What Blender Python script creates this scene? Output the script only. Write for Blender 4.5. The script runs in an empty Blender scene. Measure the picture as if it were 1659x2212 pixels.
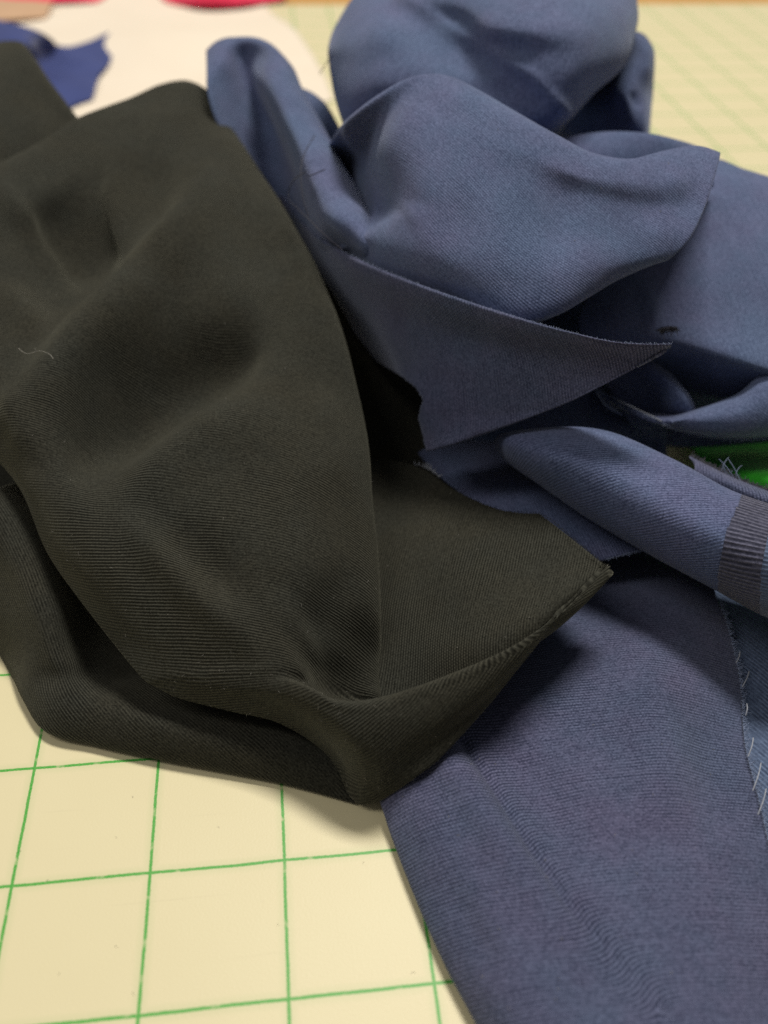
import bpy, bmesh, math, random
import numpy as np
from mathutils import Matrix, Vector, noise

random.seed(7)
rng = np.random.default_rng(7)
scene = bpy.context.scene
coll = scene.collection

# ---------------------------------------------------------------- camera
INCH = 0.0254
F_PX = 2003.4                      # focal length for a 1659 x 2212 frame
CX, CY = 829.5, 1106.0
R_CAM = np.array([[0.99344364, -0.11171064, 0.02429959],
                  [-0.05642308, -0.66396309, -0.74563359],
                  [0.09942923, 0.73937389, -0.66591297]])    # rows: right, down, forward
C_CAM = np.array([2.20287329, -2.53368713, 6.68012069]) * INCH
cam_data = bpy.data.cameras.new("camera")
cam = bpy.data.objects.new("camera", cam_data)
coll.objects.link(cam)
M = Matrix.Identity(4)
for i in range(3):
    M[i][0] = R_CAM[0][i]; M[i][1] = -R_CAM[1][i]; M[i][2] = -R_CAM[2][i]; M[i][3] = C_CAM[i]
cam.matrix_world = M
cam_data.sensor_fit = 'VERTICAL'
cam_data.sensor_height = 36.0
cam_data.lens = F_PX / 2212.0 * 36.0
cam_data.clip_start = 0.005
cam_data.clip_end = 50.0
cam_data.dof.use_dof = True
cam_data.dof.focus_distance = 0.197
cam_data.dof.aperture_fstop = 9.5
scene.camera = cam
scene.render.engine = 'CYCLES'
scene.cycles.use_denoising = False

# ---------------------------------------------------------------- light
world = bpy.data.worlds.new("World")
scene.world = world
world.use_nodes = True
bg = world.node_tree.nodes["Background"]
bg.inputs[0].default_value = (1.0, 0.97, 0.93, 1)
bg.inputs[1].default_value = 0.13
def area_lamp(name, loc, target, sx, sy, power, color):
    ld = bpy.data.lights.new(name, 'AREA')
    ld.shape = 'RECTANGLE'; ld.size = sx; ld.size_y = sy
    ld.energy = power; ld.color = color
    o = bpy.data.objects.new(name, ld); coll.objects.link(o)
    o.location = loc
    o.rotation_euler = (Vector(target) - Vector(loc)).to_track_quat('-Z', 'Y').to_euler()
    return o
area_lamp("ceiling_or_fill_lamp", (0.42, 0.78, 1.8), (0.06, 0.1, 0.0), 0.7, 0.3, 38.0, (1.0, 0.95, 0.86))
area_lamp("ceiling_or_fill_lamp", (-1.0, 0.05, 1.6), (0.06, 0.1, 0.0), 0.35, 1.0, 9.0, (1.0, 0.95, 0.88))  # added fill, set at left so the drape shades the gap beside it
scene.view_settings.view_transform = 'Standard'
scene.view_settings.look = 'None'
scene.view_settings.exposure = 0.0
scene.view_settings.gamma = 1.0

# ---------------------------------------------------------------- helpers
def at(x, y, h):
    """point at height h (mm) above the mat seen at photo position x, y"""
    d = R_CAM.T @ np.array([(x - CX) / F_PX, (y - CY) / F_PX, 1.0])
    t = (h * 0.001 - C_CAM[2]) / d[2]
    return C_CAM + t * d

def project(P):
    q = (P - C_CAM) @ R_CAM.T
    return np.stack([q[:, 0] / q[:, 2] * F_PX + CX, q[:, 1] / q[:, 2] * F_PX + CY], 1)

def spline(pts, n, ts=None):
    """centripetal Catmull-Rom through pts (k x d), n samples evenly spread over chord length (or at params ts in 0..1)"""
    pts = np.asarray(pts, float)
    k = len(pts)
    if k == 2:
        t = np.linspace(0, 1, n) if ts is None else ts
        return pts[0] + (pts[1] - pts[0]) * t[:, None]
    seg = np.maximum(np.linalg.norm(np.diff(pts, axis=0), axis=1), 1e-9) ** 0.5
    kn = np.concatenate([[0], np.cumsum(seg)])
    return hermite(kn, pts, (np.linspace(0, kn[-1], n) if ts is None else ts * kn[-1]))

def hermite(kn, pts, t):
    k = len(kn)
    m = np.zeros_like(pts)
    d = np.diff(pts, axis=0) / np.diff(kn)[:, None]
    h = np.diff(kn)
    for i in range(1, k - 1):
        m[i] = (d[i - 1] * h[i] + d[i] * h[i - 1]) / (h[i] + h[i - 1])
    m[0] = 1.5 * d[0] - 0.5 * m[1]
    m[-1] = 1.5 * d[-1] - 0.5 * m[-2]
    i = np.clip(np.searchsorted(kn, t, side='right') - 1, 0, k - 2)
    hh = h[i]; s = (t - kn[i]) / hh
    s = s[:, None]; hh = hh[:, None]
    return ((2*s**3 - 3*s**2 + 1) * pts[i] + (s**3 - 2*s**2 + s) * hh * m[i]
            + (-2*s**3 + 3*s**2) * pts[i+1] + (s**3 - s**2) * hh * m[i+1])

def tensor(G, nu, nv):
    """G rows x cols x d control net -> nu x nv x d interpolated sheet"""
    r, c, d = G.shape
    w = np.linalg.norm(np.diff(G[..., :3], axis=0), axis=2).mean(1) ** 0.5
    kn = np.concatenate([[0], np.cumsum(np.maximum(w, 1e-6))])
    A = hermite(kn, G.reshape(r, c*d), np.linspace(0, kn[-1], nu)).reshape(nu, c, d)
    w = np.linalg.norm(np.diff(G[..., :3], axis=1), axis=2).mean(0) ** 0.5
    kn = np.concatenate([[0], np.cumsum(np.maximum(w, 1e-6))])
    B = A.transpose(1, 0, 2).reshape(c, nu*d)
    return hermite(kn, B, np.linspace(0, kn[-1], nv)).reshape(nv, nu, d).transpose(1, 0, 2)

def grid_normals(S):
    du = np.gradient(S, axis=0); dv = np.gradient(S, axis=1)
    n = np.cross(du, dv)
    return n / np.maximum(np.linalg.norm(n, axis=2, keepdims=True), 1e-12)

def arap_uv(S, iters=25):
    """flatten a sheet (coarse grid) with as little stretch as possible; metres"""
    r, c, _ = S.shape
    X = S.reshape(-1, 3)
    idx = np.arange(r*c).reshape(r, c)
    T = np.concatenate([np.stack([idx[:-1, :-1], idx[1:, :-1], idx[1:, 1:]], -1).reshape(-1, 3),
                        np.stack([idx[:-1, :-1], idx[1:, 1:], idx[:-1, 1:]], -1).reshape(-1, 3)])
    e1 = X[T[:, 1]] - X[T[:, 0]]; e2 = X[T[:, 2]] - X[T[:, 0]]
    l1 = np.maximum(np.linalg.norm(e1, axis=1), 1e-7)
    x2 = (e1 * e2).sum(1) / l1
    y2 = np.maximum(np.linalg.norm(np.cross(e1, e2), axis=1) / l1, 1e-7)
    loc = np.zeros((len(T), 3, 2)); loc[:, 1, 0] = l1; loc[:, 2, 0] = x2; loc[:, 2, 1] = y2
    n = r*c
    L = np.zeros((n, n)); ws = []
    for a in range(3):
        i, j, k = a, (a+1) % 3, (a+2) % 3
        u = loc[:, i] - loc[:, k]; v = loc[:, j] - loc[:, k]
        w = np.clip((u*v).sum(1) / np.maximum(np.abs(u[:, 0]*v[:, 1]-u[:, 1]*v[:, 0]), 1e-9), 0.02, 20) * 0.5
        ws.append(w)
        np.add.at(L, (T[:, i], T[:, i]), w); np.add.at(L, (T[:, j], T[:, j]), w)
        np.add.at(L, (T[:, i], T[:, j]), -w); np.add.at(L, (T[:, j], T[:, i]), -w)
    L[np.arange(n), np.arange(n)] += 1e-6
    Li = np.linalg.inv(L)
    du = np.concatenate([np.zeros((1, c)), np.cumsum(np.linalg.norm(np.diff(S, axis=0), axis=2), 0)])
    dv = np.concatenate([np.zeros((r, 1)), np.cumsum(np.linalg.norm(np.diff(S, axis=1), axis=2), 1)], 1)
    U = np.stack([du.reshape(-1), dv.reshape(-1)], 1)
    for _ in range(iters):
        P = U[T]
        Cv = np.zeros((len(T), 2, 2))
        for a in range(3):
            i, j = a, (a+1) % 3
            Cv += ws[a][:, None, None] * (P[:, i] - P[:, j])[:, :, None] * (loc[:, i] - loc[:, j])[:, None, :]
        A, _, B = np.linalg.svd(Cv)
        det = np.linalg.det(A @ B)
        A[:, :, 1] *= np.sign(det)[:, None]
        Rt = A @ B
        b = np.zeros((n, 2))
        for a in range(3):
            i, j = a, (a+1) % 3
            e = ws[a][:, None] * np.einsum('tij,tj->ti', Rt, loc[:, i] - loc[:, j])
            np.add.at(b, T[:, i], e); np.add.at(b, T[:, j], -e)
        U = Li @ b
        U -= U.mean(0)
    return U.reshape(r, c, 2)

def seg_dist(Q, poly):
    best = np.full(len(Q), 1e9); along = np.zeros(len(Q))
    poly = np.asarray(poly, float)
    L = np.concatenate([[0], np.cumsum(np.linalg.norm(np.diff(poly, axis=0), axis=1))])
    side = np.zeros(len(Q))
    for a in range(len(poly)-1):
        p, q = poly[a], poly[a+1]; v = q - p
        t = np.clip(((Q - p) @ v) / (v @ v), 0, 1)
        D = Q - (p + t[:, None]*v)
        d = np.linalg.norm(D, axis=1)
        m = d < best
        best[m] = d[m]; along[m] = (L[a] + t[m]*np.linalg.norm(v)) / L[-1]
        side[m] = np.sign(v[0]*D[m, 1] - v[1]*D[m, 0])
    return best, along, side

def tag(o, label=None, cat=None, group=None, kind=None):
    if label: o["label"] = label
    if cat: o["category"] = cat
    if group: o["group"] = group
    if kind: o["kind"] = kind
    return o

def empty(name, loc):
    o = bpy.data.objects.new(name, None); coll.objects.link(o)
    o.location = loc; o.empty_display_size = 0.01
    return o

def link_mesh(name, verts, faces, mat, parent=None, uvs=None, smooth=True):
    me = bpy.data.meshes.new(name)
    me.from_pydata([tuple(v) for v in verts], [], [tuple(f) for f in faces])
    if uvs is not None:
        ul = me.uv_layers.new(name="UVMap")
        li = np.zeros(len(me.loops), np.int32); me.loops.foreach_get("vertex_index", li)
        ul.data.foreach_set("uv", np.asarray(uvs, np.float32)[li].reshape(-1))
    me.materials.append(mat)
    if smooth:
        me.polygons.foreach_set("use_smooth", np.ones(len(me.polygons), bool))
    me.update()
    o = bpy.data.objects.new(name, me); coll.objects.link(o)
    if parent is not None:
        o.parent = parent
        o.matrix_parent_inverse = parent.matrix_world.inverted() if parent.type != 'EMPTY' else Matrix.Translation(-Vector(parent.location))
    return o

SHEETS = {}
def cloth(name, rows, mat, parent=None, cols=9, res=(120, 120), creases=(), rot=0.0, uvscale=1.0,
          thick=0.55, rumple=0.35, rumple_size=0.022, mask=None, ext=None, smooth_it=2, seed=0.0, warp=None, wrinkle=0.6, ribmap=None, pix=True):
    """a cloth sheet through rows of (x, y, height) stations"""
    G = []
    for ri, r in enumerate(rows):
        P = np.array([at(*p) for p in r]) if pix else np.array(r, float)*0.001
        row = spline(P, cols)
        if ext is not None:
            e = np.array([at(*p) for p in ext[ri][1:]])
            row = np.concatenate([row, e])
        G.append(row)
    G = np.array(G)
    S = tensor(G, *res)
    for _ in range(smooth_it):
        I = S.copy()
        I[1:-1, 1:-1] = 0.5*S[1:-1, 1:-1] + 0.125*(S[:-2, 1:-1] + S[2:, 1:-1] + S[1:-1, :-2] + S[1:-1, 2:])
        S = I
    N = grid_normals(S)
    nu, nv = res
    m = S[nu//4:3*nu//4, nv//4:3*nv//4].reshape(-1, 3)
    nn = N[nu//4:3*nu//4, nv//4:3*nv//4].reshape(-1, 3)
    flip = ((C_CAM - m) * nn).sum(1).mean() < 0
    if flip: N = -N
    Q = project(S.reshape(-1, 3))
    disp = np.zeros(nu*nv)
    for cr in creases:
        poly, amp, wid = cr[0], cr[1], cr[2]
        d, al, side = seg_dist(Q, poly)
        fade = np.clip(np.minimum(al, 1-al) * 2.6, 0, 1)
        fade = fade*fade*(3-2*fade)
        if len(cr) > 3 and cr[3] == 'open': fade = np.clip((1-al)*1.8, 0, 1)
        if len(cr) > 3 and cr[3] == 'full': fade = 1.0
        disp += amp*0.001*np.exp(-(d/wid)**2)*fade
    if rumple:
        F = S.reshape(-1, 3)
        disp += np.array([noise.noise(Vector(p)/rumple_size + Vector((seed, seed*1.7, 3.1)))*0.7 + (0.32 - abs(noise.noise(Vector((p[0]*0.8+p[1]*0.6, p[1]*0.35-p[0]*0.3, p[2]))/(rumple_size*1.5) + Vector((seed*3.3, 7.7, seed)))))*0.9*wrinkle
                          + noise.noise(Vector(p)/(rumple_size*0.35) + Vector((seed*2.3, 1.2, seed)))*0.18 for p in F]) * rumple*0.001
    S = S + N * disp.reshape(nu, nv, 1)
    # flatten for the weave
    cu, cv = min(nu, 26), min(nv, 26)
    iu = np.linspace(0, nu-1, cu); iv = np.linspace(0, nv-1, cv)
    Sc = S[np.ix_(iu.round().astype(int), iv.round().astype(int))]
    Uc = arap_uv(Sc)
    A = hermite(iu.round(), Uc.reshape(cu, -1), np.arange(nu).astype(float)).reshape(nu, cv, 2)
    UV = hermite(iv.round(), A.transpose(1, 0, 2).reshape(cv, -1), np.arange(nv).astype(float)).reshape(nv, nu, 2).transpose(1, 0, 2)
    # orient so that 'across' (v) runs along +v at the middle of the sheet
    a, b = nu//2, nv//2
    g = UV[a, min(b+6, nv-1)] - UV[a, b-6]
    th = -math.atan2(g[1], g[0]) + math.radians(rot)
    c_, s_ = math.cos(th), math.sin(th)
    UV = UV @ np.array([[c_, s_], [-s_, c_]])
    UV = UV.reshape(-1, 2) * 1000.0 * uvscale + 500
    if warp is not None: UV = warp(UV, project(S.reshape(-1, 3)))
    idx = np.arange(nu*nv).reshape(nu, nv)
    f = np.stack([idx[:-1, :-1], idx[:-1, 1:], idx[1:, 1:], idx[1:, :-1]], -1)
    keep = np.ones((nu-1, nv-1), bool)
    if mask is not None:
        Qg = project(S.reshape(-1, 3)).reshape(nu, nv, 2)
        for i in range(nu-1):
            for j in range(nv-1):
                keep[i, j] = mask(i/(nu-1), j/(nv-1), Qg[i, j, 0], Qg[i, j, 1])
    f = f[keep]
    if not flip: f = f[:, ::-1]
    V = S.reshape(-1, 3)
    used = np.unique(f)
    remap = -np.ones(len(V), int); remap[used] = np.arange(len(used))
    base = np.array(parent.location) if (parent is not None and parent.type == 'EMPTY') else np.zeros(3)
    o = link_mesh(name, V[used], remap[f], mat, parent, UV[used])
    if ribmap is not None:
        Qr = project(S.reshape(-1, 3))[used]
        val = np.zeros(len(used), np.float32)
        for (poly, wid, amt) in ribmap:
            d, al, sd = seg_dist(Qr, poly); val = np.maximum(val, amt*np.exp(-(d/wid)**2))
        att = o.data.attributes.new("rib", 'FLOAT', 'POINT'); att.data.foreach_set("value", val)
    # outward winding check: faces should look towards the viewer side
    if thick:
        md = o.modifiers.new("thickness", 'SOLIDIFY')
        md.thickness = thick*0.001; md.offset = -1.0; md.use_rim = True
    SHEETS[o.name] = (S, N)
    return o

def tube(pts, r0, r1=None, sides=5, n=None):
    """verts/faces of a thin thread through 3-D points"""
    pts = np.asarray(pts, float)
    if n: pts = spline(pts, n)
    r1 = r0 if r1 is None else r1
    V = []; Fc = []
    k = len(pts)
    T = np.gradient(pts, axis=0); T /= np.maximum(np.linalg.norm(T, axis=1, keepdims=True), 1e-12)
    up = np.array([0.31, 0.17, 0.93])
    for i in range(k):
        a = np.cross(T[i], up); a /= max(np.linalg.norm(a), 1e-9); b = np.cross(T[i], a)
        r = r0 + (r1-r0)*i/(k-1)
        for s in range(sides):
            g = 2*math.pi*s/sides
            V.append(pts[i] + r*(math.cos(g)*a + math.sin(g)*b))
    for i in range(k-1):
        for s in range(sides):
            s2 = (s+1) % sides
            Fc.append((i*sides+s, i*sides+s2, (i+1)*sides+s2, (i+1)*sides+s))
    return V, Fc

class Bundle:
    def __init__(self): self.V = []; self.F = []
    def add(self, V, F):
        o = len(self.V); self.V += [tuple(v) for v in V]; self.F += [tuple(i+o for i in f) for f in F]
    def build(self, name, mat, parent=None): return link_mesh(name, self.V, self.F, mat, parent)

# ---------------------------------------------------------------- materials
def new_mat(name):
    m = bpy.data.materials.new(name); m.use_nodes = True
    nt = m.node_tree
    return m, nt, nt.nodes["Principled BSDF"]

def N_(nt, typ, **kw):
    n = nt.nodes.new(typ)
    for k, v in kw.items(): setattr(n, k, v)
    return n

def math_n(nt, op, a, b=None, c=None):
    n = nt.nodes.new("ShaderNodeMath"); n.operation = op
    for i, v in enumerate((a, b, c)):
        if v is None: continue
        if isinstance(v, (int, float)): n.inputs[i].default_value = v
        else: nt.links.new(v, n.inputs[i])
    return n.outputs[0]

def twill(name, dark, light, pitch=0.95, sheen=0.35, sheen_tint=(0.8, 0.8, 0.9), bump=0.5, contrast=1.0, mottling=0.25, fuzz=0.5, slub=0.0, knots=0.4, rib_min=0.2, tints=None, heather=0.36):
    m, nt, p = new_mat(name)
    lk = nt.links.new
    uv = N_(nt, "ShaderNodeUVMap")
    # slight wander of the yarns
    nz = N_(nt, "ShaderNodeTexNoise"); nz.inputs["Scale"].default_value = 0.06; nz.inputs["Detail"].default_value = 3
    lk(uv.outputs[0], nz.inputs["Vector"])
    nz2 = N_(nt, "ShaderNodeTexNoise"); nz2.inputs["Scale"].default_value = 1.3; nz2.inputs["Detail"].default_value = 2
    lk(uv.outputs[0], nz2.inputs["Vector"])
    sep = N_(nt, "ShaderNodeSeparateXYZ"); lk(uv.outputs[0], sep.inputs[0])
    x, y = sep.outputs[0], sep.outputs[1]
    wob = math_n(nt, 'MULTIPLY_ADD', nz.outputs[0], 1.0, math_n(nt, 'MULTIPLY', nz2.outputs[0], 0.14))
    ph = math_n(nt, 'DIVIDE', math_n(nt, 'ADD', y, wob), pitch)
    rib = math_n(nt, 'MULTIPLY_ADD', math_n(nt, 'SINE', math_n(nt, 'MULTIPLY', ph, 2*math.pi)), 0.5, 0.5)
    fl = math_n(nt, 'FLOOR', math_n(nt, 'ADD', ph, 0.25))
    sx = math_n(nt, 'ADD', math_n(nt, 'DIVIDE', math_n(nt, 'ADD', x, math_n(nt, 'MULTIPLY', nz2.outputs[0], 0.3)), pitch*1.05), math_n(nt, 'MULTIPLY', fl, 0.37))
    knot = math_n(nt, 'MULTIPLY_ADD', math_n(nt, 'SINE', math_n(nt, 'MULTIPLY', sx, 2*math.pi)), 0.5, 0.5)
    hgt = math_n(nt, 'MULTIPLY', math_n(nt, 'POWER', rib, 1.4), math_n(nt, 'MULTIPLY_ADD', knot, knots, 1.0-knots*0.5))
    fz = N_(nt, "ShaderNodeTexNoise"); fz.inputs["Scale"].default_value = 2.8; fz.inputs["Detail"].default_value = 4; fz.inputs["Roughness"].default_value = 0.7
    lk(uv.outputs[0], fz.inputs["Vector"])
    mo = N_(nt, "ShaderNodeTexNoise"); mo.inputs["Scale"].default_value = 0.055; mo.inputs["Detail"].default_value = 4; mo.inputs["Roughness"].default_value = 0.6
    lk(uv.outputs[0], mo.inputs["Vector"])
    # patchiness: how strongly the ribs show
    pa = N_(nt, "ShaderNodeTexNoise"); pa.inputs["Scale"].default_value = 0.05; pa.inputs["Detail"].default_value = 2
    lk(uv.outputs[0], pa.inputs["Vector"])
    strength = N_(nt, "ShaderNodeMapRange"); strength.inputs[1].default_value = 0.35; strength.inputs[2].default_value = 0.65
    strength.inputs[3].default_value = rib_min; strength.inputs[4].default_value = 1.0
    lk(pa.outputs[0], strength.inputs[0])
    at_n = N_(nt, "ShaderNodeAttribute"); at_n.attribute_name = "rib"
    rib_s = math_n(nt, 'MAXIMUM', strength.outputs[0], at_n.outputs["Fac"])
    my = N_(nt, "ShaderNodeMapping"); my.inputs["Scale"].default_value = (0.12, 1.1/pitch, 1); lk(uv.outputs[0], my.inputs[0])
    yn = N_(nt, "ShaderNodeTexNoise"); yn.inputs["Scale"].default_value = 1.0; yn.inputs["Detail"].default_value = 2; lk(my.outputs[0], yn.inputs["Vector"])
    yv = math_n(nt, 'MULTIPLY_ADD', yn.outputs[0], 1.6, 0.2)
    hs = math_n(nt, 'MULTIPLY', math_n(nt, 'MULTIPLY', math_n(nt, 'SUBTRACT', hgt, 0.45), rib_s), yv)
    fac = math_n(nt, 'MULTIPLY_ADD', hs, 0.75*contrast, 0.45)
    fac = math_n(nt, 'ADD', fac, math_n(nt, 'MULTIPLY', math_n(nt, 'SUBTRACT', fz.outputs[0], 0.5), fuzz))
    fac = math_n(nt, 'ADD', fac, math_n(nt, 'MULTIPLY', math_n(nt, 'SUBTRACT', mo.outputs[0], 0.5), mottling*2))
    if heather:
        row = math_n(nt, 'FLOOR', math_n(nt, 'DIVIDE', math_n(nt, 'ADD', y, wob), pitch*0.5))
        colm = math_n(nt, 'FLOOR', math_n(nt, 'ADD', math_n(nt, 'DIVIDE', x, pitch*0.8), math_n(nt, 'MULTIPLY', row, 0.37)))
        cv = N_(nt, "ShaderNodeCombineXYZ"); lk(colm, cv.inputs[0]); lk(row, cv.inputs[1])
        wn = N_(nt, "ShaderNodeTexWhiteNoise"); wn.noise_dimensions = '2D'; lk(cv.outputs[0], wn.inputs["Vector"])
        fac = math_n(nt, 'ADD', fac, math_n(nt, 'MULTIPLY', math_n(nt, 'SUBTRACT', wn.outputs["Value"], 0.5), heather))
    if slub:
        mp = N_(nt, "ShaderNodeMapping"); mp.inputs["Scale"].default_value = (0.035, 1.6, 1); mp.inputs["Rotation"].default_value = (0, 0, math.radians(35))
        lk(uv.outputs[0], mp.inputs[0])
        sl = N_(nt, "ShaderNodeTexNoise"); sl.inputs["Scale"].default_value = 1.0; sl.inputs["Detail"].default_value = 2
        lk(mp.outputs[0], sl.inputs["Vector"])
        fac = math_n(nt, 'ADD', fac, math_n(nt, 'MULTIPLY', math_n(nt, 'SUBTRACT', sl.outputs[0], 0.5), slub))
    mix = N_(nt, "ShaderNodeMix"); mix.data_type = 'RGBA'; mix.clamp_factor = True
    lk(fac, mix.inputs[0])
    mix.inputs[6].default_value = (*dark, 1); mix.inputs[7].default_value = (*light, 1)
    col = mix.outputs[2]
    if tints:
        tn = N_(nt, "ShaderNodeTexNoise"); tn.inputs["Scale"].default_value = 0.035; tn.inputs["Detail"].default_value = 5; tn.inputs["Roughness"].default_value = 0.65
        lk(uv.outputs[0], tn.inputs["Vector"])
        tr = N_(nt, "ShaderNodeMapRange"); tr.inputs[1].default_value = 0.36; tr.inputs[2].default_value = 0.64; lk(tn.outputs[0], tr.inputs[0])
        tm = N_(nt, "ShaderNodeMix"); tm.data_type = 'RGBA'; lk(tr.outputs[0], tm.inputs[0])
        tm.inputs[6].default_value = (*tints[0], 1); tm.inputs[7].default_value = (*tints[1], 1)
        mu = N_(nt, "ShaderNodeMix"); mu.data_type = 'RGBA'; mu.blend_type = 'MULTIPLY'; mu.inputs[0].default_value = 1.0
        lk(col, mu.inputs[6]); lk(tm.outputs[2], mu.inputs[7]); col = mu.outputs[2]
    lk(col, p.inputs["Base Color"])
    p.inputs["Roughness"].default_value = 0.92
    p.inputs["Specular IOR Level"].default_value = 0.12
    p.inputs["Sheen Weight"].default_value = sheen
    p.inputs["Sheen Roughness"].default_value = 0.45
    p.inputs["Sheen Tint"].default_value = (*sheen_tint, 1)
    bm_h = math_n(nt, 'ADD', math_n(nt, 'MULTIPLY', hs, 1.0), math_n(nt, 'MULTIPLY', fz.outputs[0], 0.35))
    bp = N_(nt, "ShaderNodeBump"); bp.inputs["Strength"].default_value = bump; bp.inputs["Distance"].default_value = 0.0003
    lk(bm_h, bp.inputs["Height"]); lk(bp.outputs[0], p.inputs["Normal"])
    return m

def plain_cloth(name, dark, light, scale=60.0, rough=0.9):
    m, nt, p = new_mat(name)
    tc = N_(nt, "ShaderNodeTexCoord")
    nz = N_(nt, "ShaderNodeTexNoise"); nz.inputs["Scale"].default_value = scale; nz.inputs["Detail"].default_value = 5
    nt.links.new(tc.outputs["Object"], nz.inputs["Vector"])
    mix = N_(nt, "ShaderNodeMix"); mix.data_type = 'RGBA'
    nt.links.new(nz.outputs[0], mix.inputs[0])
    mix.inputs[6].default_value = (*dark, 1); mix.inputs[7].default_value = (*light, 1)
    nt.links.new(mix.outputs[2], p.inputs["Base Color"])
    p.inputs["Roughness"].default_value = rough
    p.inputs["Specular IOR Level"].default_value = 0.15
    p.inputs["Sheen Weight"].default_value = 0.2
    return m

def srgb(r, g, b):
    f = lambda v: (v/255/12.92 if v/255 <= 0.04045 else ((v/255+0.055)/1.055)**2.4)
    return (f(r), f(g), f(b))

OLIVE = twill("olive_twill", (0.0075, 0.0076, 0.0058), (0.048, 0.0475, 0.038), pitch=0.64, sheen=0.2, sheen_tint=(0.75, 0.74, 0.58), bump=0.55, contrast=1.3, mottling=0.18, fuzz=2.0, rib_min=0.2, heather=0.42, tints=((1.04, 1.0, 0.93), (0.97, 1.0, 1.02)))
BLUE_KW = dict(sheen=0.28, sheen_tint=(0.72, 0.8, 1.0), slub=0.3, tints=((1.08, 0.98, 1.0), (0.92, 1.03, 1.02)))
BLUE = twill("slate_blue_twill", (0.034, 0.044, 0.095), (0.157, 0.187, 0.325), pitch=0.68, bump=0.4, contrast=0.8, fuzz=1.9, knots=0.6, rib_min=0.25, **BLUE_KW)
BLUE_FINE = twill("slate_blue_fine_twill", (0.036, 0.048, 0.102), (0.162, 0.197, 0.335), pitch=0.56, bump=0.35, contrast=0.65, fuzz=1.8, knots=0.9, rib_min=0.25, **BLUE_KW)
BLUE_DARK = twill("slate_blue_dark_twill", (0.029, 0.034, 0.068), (0.125, 0.136, 0.226), pitch=0.68, bump=0.45, contrast=0.9, fuzz=2.0, knots=0.9, rib_min=0.22, heather=0.42, **BLUE_KW)  # darker, more purple slate blue for panel, pointed flap and loose layer
DENIM = twill("pale_blue_twill", (0.035, 0.05, 0.095), (0.135, 0.185, 0.30), pitch=0.95, bump=0.6, contrast=1.1)
GREEN = plain_cloth("green_cloth", (0.02, 0.30, 0.015), (0.05, 0.55, 0.03), 220)
ROYAL = plain_cloth("royal_blue_cloth", (0.025, 0.038, 0.14), (0.05, 0.07, 0.22))
PALE = plain_cloth("pale_cloth", (0.76, 0.66, 0.53), (0.82, 0.73, 0.61), 25)
CRIMSON = plain_cloth("crimson_cloth", (0.72, 0.02, 0.07), (0.9, 0.06, 0.15))
TAN = plain_cloth("rose_tan_cloth", (0.48, 0.30, 0.18), (0.58, 0.38, 0.24))
THREAD_D = plain_cloth("dark_thread", (0.01, 0.01, 0.02), (0.03, 0.03, 0.05), 900)
THREAD_B = plain_cloth("blue_thread", (0.12, 0.16, 0.27), (0.28, 0.33, 0.48), 900)
THREAD_W = plain_cloth("pale_thread", (0.20, 0.22, 0.27), (0.42, 0.44, 0.5), 900)
LINT = plain_cloth("grey_lint", (0.16, 0.15, 0.13), (0.34, 0.33, 0.3), 900)

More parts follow.
